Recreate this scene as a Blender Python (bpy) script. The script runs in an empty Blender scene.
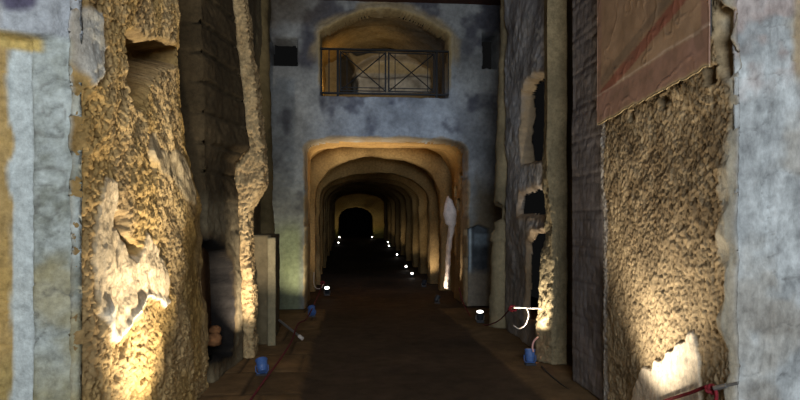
import bpy, bmesh, math, random
import numpy as np
from mathutils import Vector, Matrix
random.seed(4); rng = np.random.default_rng(7)
C = bpy.context.scene.collection
S = bpy.context.scene
# ------------------------------------------------------------------ camera geometry
F = 620.0; TH = math.atan(52/620); CT, ST = math.cos(TH), math.sin(TH); EYE = 1.6; HZ = 222.0
def kx(px):
    t = (px-400)/F
    return (t*CT+ST)/(CT-t*ST)
def dep(x, y): return x*ST+y*CT
def at(px, py, y):                       # point of the hall at distance y seen in that direction
    x = y*kx(px); return Vector((x, y, EYE+(HZ-py)*dep(x, y)/F))
def onx(px, py, x):                      # (y, z) on the plane x = const
    y = x/kx(px); return (y, EYE+(HZ-py)*dep(x, y)/F)
def lin(*c): return np.array([((v/255)/12.92 if v <= 10 else ((v/255+.055)/1.055)**2.4) for v in c])
# ------------------------------------------------------------------ noise (vectorised)
def _h(i, j, k, s):
    n = (i*374761393 + j*668265263 + k*2147483647 + s*1274126177) & 0xFFFFFFFF
    n = ((n ^ (n >> 13))*1274126177) & 0xFFFFFFFF
    n = ((n ^ (n >> 15))*2246822519) & 0xFFFFFFFF
    return ((n ^ (n >> 16)) & 0xFFFFFF)/float(0xFFFFFF)
def vn(P, s=0):                          # value noise, -1..1
    i = np.floor(P).astype(np.int64); f = P-i; f = f*f*f*(f*(f*6-15)+10)
    r = 0
    for a in (0, 1):
        for b in (0, 1):
            for c in (0, 1):
                w = (f[..., 0] if a else 1-f[..., 0])*(f[..., 1] if b else 1-f[..., 1])*(f[..., 2] if c else 1-f[..., 2])
                r = r + w*_h(i[..., 0]+a, i[..., 1]+b, i[..., 2]+c, s)
    return r*2-1
def fbm(P, o=4, s=0, g=.5):
    r = 0; a = 1; t = 0
    for q in range(o):
        r = r+a*vn(P, s+q*17); t += a; a *= g; P = P*2.03+3.7
    return r/t
def worley(P, s=0):
    i = np.floor(P).astype(np.int64); best = np.full(P.shape[:-1], 9.0)
    for a in (-1, 0, 1):
        for b in (-1, 0, 1):
            for c in (-1, 0, 1):
                I, J, K = i[..., 0]+a, i[..., 1]+b, i[..., 2]+c
                d = (I+_h(I, J, K, s)-P[..., 0])**2+(J+_h(I, J, K, s+1)-P[..., 1])**2+(K+_h(I, J, K, s+2)-P[..., 2])**2
                best = np.minimum(best, d)
    return np.sqrt(best)
def sm(a, b, x):
    t = np.clip((x-a)/(b-a), 0, 1); return t*t*(3-2*t)
def psd(u, v, poly):                     # signed distance to a polygon, negative inside
    poly = np.array(poly, float); d = np.full(u.shape, 1e9); ins = np.zeros(u.shape, bool)
    for q in range(len(poly)):
        ax, ay = poly[q]; bx, by = poly[(q+1) % len(poly)]
        ex, ey = bx-ax, by-ay; wx, wy = u-ax, v-ay
        t = np.clip((wx*ex+wy*ey)/(ex*ex+ey*ey+1e-12), 0, 1)
        d = np.minimum(d, (wx-ex*t)**2+(wy-ey*t)**2)
        c = ((ay <= v) & (by > v)) | ((by <= v) & (ay > v))
        with np.errstate(divide='ignore', invalid='ignore'):
            xx = ax+(v-ay)*ex/(ey if abs(ey) > 1e-12 else 1e-12)
        ins ^= c & (u < xx)
    d = np.sqrt(d); return np.where(ins, -d, d)
def grit(B, k=26., zs=.8, s=0):        # irregular chisel pits, about -.5 .. .5
    Q = B*np.array([k, k, k*zs]); Q = Q+np.stack([vn(Q*.7, 5+s), vn(Q*.7, 6+s), vn(Q*.7, 7+s)], -1)*.55
    return .55*(sm(.08, .65, worley(Q, 3+s))-.5)+.45*(sm(.08, .65, worley(Q*2.1, 9+s))-.5)+.45*fbm(Q*.45, 3, 2+s)
def mixc(c, m, k): return c*(1-m[..., None])+np.asarray(k)*m[..., None]
# ------------------------------------------------------------------ materials
def nt(name):
    m = bpy.data.materials.new(name); m.use_nodes = True
    return m, m.node_tree.nodes, m.node_tree.links, m.node_tree.nodes['Principled BSDF']
def stone(name, fine=60, strength=.5, dist=.012, var=.35, rough=.95, stretch=(1, 1, 1)):
    m, n, l, b = nt(name)
    b.inputs['Roughness'].default_value = rough; b.inputs['Specular IOR Level'].default_value = .18
    tc = n.new('ShaderNodeTexCoord'); mp = n.new('ShaderNodeMapping'); mp.inputs['Scale'].default_value = stretch
    l.new(tc.outputs['Object'], mp.inputs['Vector'])
    at_ = n.new('ShaderNodeAttribute'); at_.attribute_name = 'Col'
    n1 = n.new('ShaderNodeTexNoise'); n1.inputs['Scale'].default_value = fine*.35; n1.inputs['Detail'].default_value = 6; n1.inputs['Roughness'].default_value = .7
    n2 = n.new('ShaderNodeTexNoise'); n2.inputs['Scale'].default_value = fine; n2.inputs['Detail'].default_value = 5; n2.inputs['Roughness'].default_value = .65
    for q in (n1, n2): l.new(mp.outputs[0], q.inputs['Vector'])
    mr = n.new('ShaderNodeMapRange'); mr.inputs['From Min'].default_value = .3; mr.inputs['From Max'].default_value = .7
    mr.inputs['To Min'].default_value = 1-var; mr.inputs['To Max'].default_value = 1+var*.6
    l.new(n1.outputs['Fac'], mr.inputs['Value'])
    mx = n.new('ShaderNodeMix'); mx.data_type = 'RGBA'; mx.blend_type = 'MULTIPLY'; mx.inputs['Factor'].default_value = 1
    l.new(at_.outputs['Color'], mx.inputs['A']); l.new(mr.outputs[0], mx.inputs['B'])
    l.new(mx.outputs['Result'], b.inputs['Base Color'])
    bp = n.new('ShaderNodeBump'); bp.inputs['Strength'].default_value = strength; bp.inputs['Distance'].default_value = dist
    l.new(n2.outputs['Fac'], bp.inputs['Height']); l.new(bp.outputs[0], b.inputs['Normal'])
    return m
def flat(name, col, rough=.6, metal=0, emit=0, ecol=None, var=.15):
    m, n, l, b = nt(name)
    b.inputs['Roughness'].default_value = rough; b.inputs['Metallic'].default_value = metal
    tc = n.new('ShaderNodeTexCoord'); ns = n.new('ShaderNodeTexNoise'); ns.inputs['Scale'].default_value = 40; ns.inputs['Detail'].default_value = 4
    l.new(tc.outputs['Object'], ns.inputs['Vector'])
    rp = n.new('ShaderNodeValToRGB'); c = lin(*col)
    rp.color_ramp.elements[0].position = .3; rp.color_ramp.elements[1].position = .7
    rp.color_ramp.elements[0].color = (*(c*(1-var)), 1); rp.color_ramp.elements[1].color = (*np.minimum(c*(1+var), 1), 1)
    l.new(ns.outputs['Fac'], rp.inputs['Fac']); l.new(rp.outputs['Color'], b.inputs['Base Color'])
    if emit:
        b.inputs['Emission Color'].default_value = (*lin(*(ecol or col)), 1); b.inputs['Emission Strength'].default_value = emit
    return m
TUFF = stone('tuff', 55, .6, .015, .4)
COMB = stone('combed_tuff', 60, .6, .015, .4, stretch=(1, 1, .55))
PLAST = stone('old_plaster', 34, .5, .01, .28)
FLOORM = stone('packed_earth', 14, .35, .01, .4, .8)
FRESCO = stone('fresco', 45, .12, .004, .12, .75)
IRON = flat('wrought_iron', (14, 14, 16), .7, 0)
BLUEP = flat('blue_plastic', (74, 106, 165), .35)
DARKP = flat('dark_housing', (45, 48, 55), .5)
STEEL = flat('steel', (150, 150, 150), .4, .7)
REDR = flat('red_rope', (120, 18, 32), .8, var=.35)
DKRED = flat('dark_red_rope', (105, 26, 34), .9, var=.35)
WHITEC = flat('white_cable', (215, 205, 195), .6)
PINKP = flat('pink_plug', (225, 170, 165), .5)
BLACKC = flat('black_cable', (22, 20, 20), .6)
LENS = flat('lit_lens', (255, 250, 240), .3, 0, 9, (255, 246, 235), .02)
LENSD = flat('dim_lens', (150, 160, 190), .2, 0, .25, (150, 170, 220), .05)
LENSF = flat('far_lens', (255, 250, 240), .3, 0, 14, (255, 246, 235), .02)
# ------------------------------------------------------------------ mesh helpers
def tag(o, label=None, cat=None, group=None, kind=None):
    if label: o['label'] = label
    if cat: o['category'] = cat
    if group: o['group'] = group
    if kind: o['kind'] = kind
    return o
def mesh_from(name, V, quads, ngons=(), col=None, mat=None, parent=None, smooth=True):
    me = bpy.data.meshes.new(name); V = np.asarray(V, np.float32); quads = np.asarray(quads, np.int32)
    nq = len(quads); extra = [list(g) for g in ngons]; nl = nq*4+sum(map(len, extra))
    me.vertices.add(len(V)); me.vertices.foreach_set('co', V.ravel())
    me.loops.add(nl); me.polygons.add(nq+len(extra))
    me.loops.foreach_set('vertex_index', np.concatenate([quads.ravel()]+[np.array(g, np.int32) for g in extra]))
    st = list(range(0, nq*4, 4)); q = nq*4
    for g in extra: st.append(q); q += len(g)
    me.polygons.foreach_set('loop_start', np.array(st, np.int32))
    me.polygons.foreach_set('use_smooth', np.full(nq+len(extra), smooth))
    me.update(calc_edges=True); me.validate()
    if col is not None:
        a = me.color_attributes.new('Col', 'FLOAT_COLOR', 'POINT')
        a.data.foreach_set('color', np.concatenate([col, np.ones((len(col), 1))], 1).astype(np.float32).ravel())
    if mat: me.materials.append(mat)
    o = bpy.data.objects.new(name, me); C.objects.link(o)
    if parent: o.parent = parent
    return o
def gridquads(nr, nc, closed=False):
    r = np.arange(nr-1)[:, None]; c = np.arange(nc if closed else nc-1)[None]; c2 = (c+1) % nc
    return np.stack([r*nc+c, r*nc+c2, (r+1)*nc+c2, (r+1)*nc+c], -1).reshape(-1, 4)
def loft(name, pts, z0, z1, dz, warp=None, disp=None, colour=None, mat=TUFF, parent=None, nz=None):
    """closed plan outline [(x, y, step to next)], raised from z0 to z1 with a rough skin"""
    xs = []
    for q in range(len(pts)):
        a, b = pts[q], pts[(q+1) % len(pts)]; L = math.hypot(b[0]-a[0], b[1]-a[1]); n = max(1, int(round(L/a[2])))
        for s in range(n): xs.append((a[0]+(b[0]-a[0])*s/n, a[1]+(b[1]-a[1])*s/n))
    O = np.array(xs); M = len(O)
    area = np.sum(O[:, 0]*np.roll(O[:, 1], -1)-np.roll(O[:, 0], -1)*O[:, 1])
    T = np.roll(O, -1, 0)-np.roll(O, 1, 0); N = np.stack([T[:, 1], -T[:, 0]], 1)*(1 if area > 0 else -1)
    N /= np.linalg.norm(N, axis=1)[:, None]+1e-9
    nz = nz or int(round((z1-z0)/dz))+1
    Z = np.linspace(z0, z1, nz)
    P = np.zeros((nz, M, 3)); P[..., :2] = O[None]; P[..., 2] = Z[:, None]
    NN = np.zeros_like(P); NN[..., :2] = N[None]
    B = P.copy()
    if warp: P = warp(P)
    col = None
    if disp: P = P+NN*disp(B, NN)[..., None]
    if colour: col = colour(B, NN, P).reshape(-1, 3)
    V = P.reshape(-1, 3)
    ng = [list(range(M-1, -1, -1)), list(range((nz-1)*M, nz*M))]
    return mesh_from(name, V, gridquads(nz, M, True), ng, col, mat, parent)
class MB:                                # collects hard-edged shapes into one mesh
    def __init__(s): s.bm = bmesh.new()
    def box(s, c, d, rot=None, bev=0):
        r = bmesh.ops.create_cube(s.bm, size=1); vs = r['verts']
        for v in vs: v.co = Vector((v.co.x*d[0], v.co.y*d[1], v.co.z*d[2]))
        if bev:
            es = list({e for v in vs for e in v.link_edges})
            r2 = bmesh.ops.bevel(s.bm, geom=es, offset=bev, segments=2, affect='EDGES'); vs = list({v for f in r2['faces'] for v in f.verts} | {v for v in vs if v.is_valid})
        for v in vs:
            if rot: v.co = rot @ v.co
            v.co += Vector(c)
        return s
    def cone(s, a, b, r0, r1, seg=16, caps=True):
        a, b = Vector(a), Vector(b); L = (b-a).length
        q = (b-a).to_track_quat('Z', 'Y').to_matrix().to_4x4()
        bmesh.ops.create_cone(s.bm, cap_ends=caps, segments=seg, radius1=r0, radius2=r1, depth=L, matrix=Matrix.Translation((a+b)/2) @ q)
        return s
    def tube(s, pts, r, seg=7):
        pts = [Vector(p) for p in pts]; ring = []; up = Vector((.13, .2, 1)).normalized()
        for i, p in enumerate(pts):
            t = (pts[min(i+1, len(pts)-1)]-pts[max(i-1, 0)]).normalized(); n = t.cross(up)
            if n.length < .05: n = t.cross(Vector((1, 0, 0)))
            n.normalize(); b = t.cross(n)
            ring.append([s.bm.verts.new(p+(n*math.cos(k*2*math.pi/seg)+b*math.sin(k*2*math.pi/seg))*r) for k in range(seg)])
        for i in range(len(ring)-1):
            for k in range(seg): s.bm.faces.new((ring[i][k], ring[i][(k+1) % seg], ring[i+1][(k+1) % seg], ring[i+1][k]))
        s.bm.faces.new(ring[0][::-1]); s.bm.faces.new(ring[-1]); return s
    def build(s, name, mat, parent=None, smooth=False):
        me = bpy.data.meshes.new(name); bmesh.ops.recalc_face_normals(s.bm, faces=s.bm.faces[:]); s.bm.to_mesh(me); s.bm.free()
        me.materials.append(mat)
        if smooth:
            for p in me.polygons: p.use_smooth = True
        o = bpy.data.objects.new(name, me); C.objects.link(o)
        if parent: o.parent = parent
        return o
def empty(name, loc, rz=0):
    o = bpy.data.objects.new(name, None); C.objects.link(o); o.location = loc; o.rotation_euler = (0, 0, rz); o.empty_display_size = .1; return o
def smoothpath(ps, n=10):                # Catmull-Rom
    ps = [Vector(p) for p in ps]; q = [ps[0]*2-ps[1]]+ps+[ps[-1]*2-ps[-2]]; out = []
    for i in range(1, len(q)-2):
        for s in range(n):
            t = s/n; a, b, c, d = q[i-1], q[i], q[i+1], q[i+2]
            out.append(.5*((2*b)+(c-a)*t+(2*a-5*b+4*c-d)*t*t+(3*b-a-3*c+d)*t**3))
    return out+[ps[-1]]
def spot(loc, aim, W, col, deg=90, blend=.8, r=.03, parent=None):
    L = bpy.data.lights.new('spot_lamp', 'SPOT'); L.energy = W; L.color = col; L.spot_size = math.radians(deg); L.spot_blend = blend; L.shadow_soft_size = r
    o = bpy.data.objects.new('spot_lamp', L); C.objects.link(o); o.location = loc
    o.rotation_euler = (Vector(aim)-Vector(loc)).to_track_quat('-Z', 'Y').to_euler(); return o
WARM = (1, .80, .52); WARM2 = (1, .86, .66); COOL = (.54, .70, 1.0)
# colours of the stones themselves
cTUFF = lin(178, 156, 120); cTUFFD = lin(128, 108, 78); cOCH = lin(192, 164, 116); cPLW = lin(208, 198, 182); cPLB = lin(188, 192, 188)
cGREY = lin(140, 140, 138); cBRN = lin(110, 86, 60); cDARK = lin(52, 46, 40)
def ramp(c0, c1, t): return c0+(c1-c0)*np.clip(t, 0, 1)[..., None]
# ------------------------------------------------------------------ floor
def zfl(y): return np.maximum(0, (y-16)*.0238)
def build_floor():
    X = np.concatenate([np.linspace(-3.4, -1.8, 9), np.arange(-1.75, 2.8, .035), np.linspace(2.85, 4.0, 8)])
    Y = np.concatenate([np.linspace(-7, 4, 30), np.arange(4.05, 12, .035), np.linspace(12.1, 60, 200)])
    P = np.zeros((len(Y), len(X), 3)); P[..., 0] = X[None]; P[..., 1] = Y[:, None]
    edge = -.42+.05*vn(P*1.3, 3)
    slab = sm(.02, -.02, P[..., 0]-edge)*sm(11.6, 11.4, P[..., 1])
    edger = 1.75+.05*vn(P*1.3, 4)
    slr = sm(-.02, .02, P[..., 0]-edger)*sm(11.6, 11.4, P[..., 1])
    row = np.floor((P[..., 1]+.2)/.86)
    fy = np.abs(((P[..., 1]+.2)/.86) % 1-.5); fx = np.abs(((P[..., 0]+.42+.17*row)/.62) % 1-.5)
    joint = np.maximum(sm(.472, .494, fy), sm(.462, .49, fx))
    z = zfl(P[..., 1])-.022+.010*fbm(P*2.2, 4, 1)
    z = z+slab*(.028-.02*joint)+slr*.018
    P[..., 2] = z
    c = ramp(lin(60, 50, 40), lin(88, 72, 57), .5+.8*fbm(P*1.1, 4, 8))
    tone = _h(row.astype(np.int64), np.floor((P[..., 0]+.42+.17*row)/.62).astype(np.int64), row.astype(np.int64)*0, 5)
    cs = ramp(lin(98, 78, 54), lin(136, 108, 74), tone*.8+.3*fbm(P*3, 3, 2)); cs = mixc(cs, joint*.75, lin(48, 38, 30))
    c = mixc(c, slab, 0*c+cs) if False else c*(1-slab[..., None])+cs*slab[..., None]
    cr = ramp(lin(92, 74, 52), lin(126, 102, 72), .5+.7*fbm(P*2, 3, 12)); c = c*(1-slr[..., None])+cr*slr[..., None]
    o = mesh_from('floor', P.reshape(-1, 3), gridquads(len(Y), len(X)), (), c.reshape(-1, 3), FLOORM); tag(o, kind='structure')
build_floor()
# ------------------------------------------------------------------ left near pier
LX = -1.36
rearL = [onx(px, py, LX) for px, py in ((210, 400), (206, 330), (205, 300), (204, 230), (202, 200), (190, 150), (183, 100), (181, 60), (180, 0))]
rearL = sorted([(z, y) for y, z in rearL]); RZ = np.array([a for a, _ in rearL]); RY = np.array([b for _, b in rearL])
YL0 = onx(80, 222, LX)[0]; YL1 = 6.25
def zone(px, x): return [onx(a, b, x) for a, b in px]
zl_patch = zone([(104, 176), (112, 182), (116, 204), (121, 225), (124, 238), (131, 258), (138, 256), (143, 232), (151, 244), (160, 262), (164, 282), (166, 302), (161, 308), (155, 300), (146, 297), (137, 304), (129, 317), (123, 331), (115, 342), (106, 340), (101, 326), (96, 312), (94, 290), (92, 262), (95, 220), (98, 190)], LX)
zl_white = zone([(104, 300), (110, 322), (116, 334), (124, 322), (134, 304), (146, 294), (160, 298), (166, 302), (161, 309), (150, 302), (138, 308), (126, 330), (114, 344), (102, 336), (98, 316)], LX)
zl_hole = zone([(124, 36), (131, 33), (141, 36), (150, 44), (158, 42), (168, 46), (178, 50), (177, 62), (160, 66), (152, 80), (146, 92), (144, 106), (136, 108), (130, 96), (126, 70)], LX)
zl_topplast = zone([(76, 12), (88, 8), (102, 16), (104, 50), (98, 78), (88, 84), (80, 60), (76, 40)], LX)
zl_patch2 = zone([(148, 136), (156, 133), (160, 150), (166, 152), (176, 150), (186, 165), (194, 190), (196, 205), (184, 200), (172, 178), (160, 172), (150, 155)], LX)
zl_hole2 = zone([(146, 132), (152, 136), (150, 150), (154, 168), (152, 186), (147, 178), (146, 158)], LX)
zl_hole3 = zone([(117, 212), (126, 214), (127, 232), (138, 250), (134, 262), (128, 252), (122, 238), (116, 225)], LX)
def L1_rear(Z): return np.interp(Z, RZ, RY)
def L1_warp(P):
    Q = P.copy(); side = P[..., 1] > 3.6
    f = np.clip((P[..., 1]-3.6)/(YL1-3.6), 0, 1)
    Q[..., 1] = np.where(side, 3.6+f*(L1_rear(P[..., 2])-3.6), P[..., 1]); return Q
def L1_feat(B):
    Q = L1_warp(B); w = .022*fbm(B*7, 3, 31); y = Q[..., 1]+.02*fbm(B*9, 3, 41); z = Q[..., 2]+w
    side = sm(-1.5, -1.40, B[..., 0])*sm(YL0-.001, YL0+.04, B[..., 1])
    pl = sm(.012, -.012, psd(y, z, zl_patch))*side; wh = sm(.03, -.03, psd(y, z, zl_white))*side
    ho = sm(.04, -.05, psd(y, z, zl_hole))*side; tp = sm(.02, -.02, psd(y, z, zl_topplast))*side
    p2 = sm(.02, -.02, psd(y, z, zl_patch2))*side; h2 = sm(.02, -.03, psd(y, z, zl_hole2))*side; h3 = sm(.02, -.03, psd(y, z, zl_hole3))*side
    smooth = sm(5.0, 5.6, y+.25*fbm(B*1.3, 3, 5)+.25*sm(2.4, 3.2, z))*side*sm(.1, .8, z)
    return side, np.clip(pl, 0, 1), wh, ho, tp, p2, h2, h3, smooth
def L1_disp(B, N):
    side, pl, wh, ho, tp, p2, h2, h3, smo = L1_feat(B)
    pits = grit(B, 34, .85)*.042
    big = .055*fbm(B*1.6, 3, 11)+.03*fbm(B*5, 3, 21)
    rough = side*(1-.85*np.clip(pl+tp+p2, 0, 1))*(1-.6*smo)*sm(YL0, YL0+.08, B[..., 1])
    d = big*(.35+.65*side)+pits*rough+.004*fbm(B*25, 3, 5)
    d = d+.03*pl+.02*p2+.03*tp+.02*wh-.30*ho-.09*h2-.10*h3
    # rounded outer edges
    d = d-.05*sm(YL0+.12, YL0, B[..., 1])*sm(-1.5, -1.36, B[..., 0])
    d = d-.08*sm(.12, 0, YL1-B[..., 1])*side
    fr = sm(YL0+.03, YL0, B[..., 1])
    zled = onx(40, 52, LX)[1]
    ub = B[..., 0]
    u10, u30, u35 = [YL0*kx(a) for a in (9, 31, 36)]
    strip = sm(u10-.01, u10, ub)*sm(u30+.01, u30, ub)
    up = sm(2.52, 2.56, B[..., 2]+.02*vn(B*5, 3))
    d = d+fr*(.05*up*sm(YL0*kx(62), YL0*kx(52), ub)+(1-up)*(-.03*strip+.02*fbm(B*9, 3, 55)*(1-strip)))
    crk = np.abs(fbm(B*4.5, 3, 61)); d = d-fr*.012*sm(.05, .0, crk)*(1-strip)
    return d
def L1_col(B, N, P):
    side, pl, wh, ho, tp, p2, h2, h3, smo = L1_feat(B)
    t = .5+.7*fbm(B*3, 4, 71)
    c = ramp(cTUFFD*1.15, cOCH*1.05, t)
    c = c*(.95+.45*grit(B, 34, .85))[..., None]
    c = mixc(c, smo*.7, lin(120, 96, 60))
    yb = sm(.25, .75, .5+.8*fbm(B*2.1, 3, 15)); c = mixc(c, yb*.35*side, lin(186, 148, 70))
    c = mixc(c, pl*.95, lin(204, 184, 152)); c = mixc(c, p2*.9, lin(178, 160, 128)); c = mixc(c, tp*.9, lin(204, 206, 202)); c = mixc(c, wh*pl, lin(236, 226, 205)); c = mixc(c, ho*.5, lin(130, 100, 55))
    ed = sm(.22, .02, B[..., 1]-YL0+.08*fbm(B*5, 3, 8))*side; c = mixc(c, ed*.5, lin(120, 92, 48))
    # front face
    fr = sm(YL0+.03, YL0, B[..., 1])*sm(-3, -2.9, B[..., 0])
    x = B[..., 0]; z = B[..., 2]; a = [YL0*kx(q) for q in (8, 32, 38)]
    m = ramp(lin(140, 144, 134), lin(200, 208, 206), .5+1.3*fbm(B*6, 5, 33, .65)); m = mixc(m, sm(.05, .45, fbm(B*3.2, 4, 35)+.25*sm(2.2, .8, z)-.1)*.6, lin(172, 158, 112))
    m = mixc(m, sm(.035, .0, np.abs(fbm(B*4.5, 3, 61)))*.55, lin(105, 102, 96))
    st = sm(a[0]-.008, a[0]+.008, x+.02*vn(B*6, 2))*sm(a[1]+.008, a[1]-.008, x); m = mixc(m, st*.9, lin(198, 206, 206))
    yl = sm(a[0]+.008, a[0]-.008, x+.02*vn(B*6, 2)); m = mixc(m, yl*.9, lin(186, 152, 88))
    m = mixc(m, sm(1.05, .8, z+.15*fbm(B*3, 3, 6))*(1-st)*.45, lin(150, 140, 92))
    up = sm(2.52, 2.56, z+.02*vn(B*5, 3)); m = mixc(m, up*.9, lin(178, 182, 188))
    m = mixc(m, sm(.12, .05, np.hypot(x-YL0*kx(24), (z-2.72)*1.4)+.05*fbm(B*9, 3, 4)), lin(92, 88, 108))
    m = mixc(m, sm(.05, .02, np.abs(z-2.52+.03*vn(B*4, 7)))*sm(YL0*kx(48), YL0*kx(38), x), lin(205, 178, 110))
    return c*(1-fr[..., None])+m*fr[..., None]
L1 = loft('stone_pier', [(LX, YL0, .0095), (LX, YL1, .08), (-2.95, YL1, .2), (-2.95, YL0, .1), (-2.15, YL0, .012)], 0, 5.7, .0095, L1_warp, L1_disp, L1_col, TUFF)
tag(L1, 'big pitted ochre tuff pier with broken pale plaster patch and a deep hole', 'pier', kind='thing')
# ------------------------------------------------------------------ right near pier
RX = 2.21; YR0 = onx(735, 222, RX)[0]; YR1 = 5.22
zr_pl = zone([(640, 378), (646, 368), (654, 368), (657, 360), (664, 361), (669, 352), (677, 351), (682, 342), (689, 340), (692, 332), (697, 331), (700, 345), (701, 362), (703, 384), (704, 412), (690, 440), (640, 440), (632, 405), (634, 390)], RX)
def R1_feat(B):
    side = sm(2.30, 2.23, B[..., 0])*sm(YR0-.001, YR0+.04, B[..., 1])
    y = B[..., 1]+.03*fbm(B*11, 3, 41); z = B[..., 2]+.03*fbm(B*12, 3, 42)
    pl = sm(.008, -.008, psd(y, z, zr_pl))*side
    arr = sm(5.12, 5.15, B[..., 1]+.03*vn(B*3, 5))*side*sm(2.75, 2.6, B[..., 2])
    brk = sm(.12, .05, B[..., 1]-YR0+.10*fbm(B*np.array([1, 4, 4.]), 3, 91))*side          # plaster wrapping the broken arris
    return side, pl, arr, brk
def R1_disp(B, N):
    side, pl, arr, brk = R1_feat(B)
    pits = grit(B, 46, .55)*.026
    d = .03*fbm(B*1.4, 3, 12)*side+pits*side*(1-np.clip(pl+brk, 0, 1)*.85)+.004*fbm(B*25, 3, 5)+.025*pl
    d = d+.05*brk*(.4+fbm(B*np.array([1, 3, 5.]), 2, 14))-.035*sm(YR0+.05, YR0, B[..., 1])*sm(2.32, 2.21, B[..., 0])
    d = d-.10*sm(.05, 0, psd(B[..., 1], B[..., 2], zone([(724, 10), (730, 14), (728, 40), (732, 66), (727, 72), (722, 60), (723, 30)], RX)))*side
    for hx, hy, r in ((634, 112, .035), (664, 98, .045), (712, 70, .05)):
        hy_, hz_ = onx(hx, hy, RX); d = d-.13*sm(r+.012, r-.012, np.maximum(np.abs(B[..., 1]-hy_), np.abs(B[..., 2]-hz_+.03)))*side
    fr = sm(YR0+.03, YR0, B[..., 1]); x = B[..., 0]; d = d+fr*(.035*sm(YR0*kx(768), YR0*kx(771), x)+.02*fbm(B*7, 3, 55)-.012*sm(.05, 0, np.abs(fbm(B*3.5, 3, 61))))
    return d
def R1_col(B, N, P):
    side, pl, arr, brk = R1_feat(B)
    t = .5+.8*fbm(B*3, 4, 71); c = ramp(lin(120, 105, 82), lin(166, 147, 116), t)
    c = c*(.95+.4*grit(B, 46, .55))[..., None]
    c = mixc(c, sm(.42, .7, .5+.8*vn(B*9, 77))*.5*sm(1.1, 1.9, B[..., 2]), lin(84, 66, 44))
    c = mixc(c, pl*.95, lin(226, 212, 190)); c = mixc(c, arr*.8, lin(168, 164, 160)); c = mixc(c, brk*.85, lin(170, 165, 150))
    fr = sm(YR0+.03, YR0, B[..., 1])*sm(4.2, 4.1, B[..., 0]); x = B[..., 0]; z = B[..., 2]
    m = ramp(lin(150, 154, 156), lin(204, 210, 212), .5+1.2*fbm(B*5, 5, 33, .65))
    m = mixc(m, sm(.1, .5, fbm(B*3, 4, 35)+.05)*.5, lin(168, 158, 142)); m = mixc(m, sm(.03, 0, np.abs(fbm(B*3.5, 3, 61)))*.5, lin(112, 110, 108))
    up = sm(2.2, 2.5, z+.2*fbm(B*4, 3, 37)); m = mixc(m, up*sm(0, .4, fbm(B*6, 3, 39)+.1)*.6, lin(176, 154, 146)); m = mixc(m, up*sm(YR0*kx(786), YR0*kx(794), x)*.7, lin(172, 146, 104))
    return c*(1-fr[..., None])+m*fr[..., None]
R1 = loft('stone_pier', [(RX, YR1, .0095), (RX, YR0, .012), (2.8, YR0, .1), (3.9, YR0, .2), (3.9, YR1, .1)], 0, 5.7, .0095, None, R1_disp, R1_col, COMB)
tag(R1, 'big combed ochre tuff pier carrying a fresco panel above a jagged white plaster remnant', 'pier', kind='thing')
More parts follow.
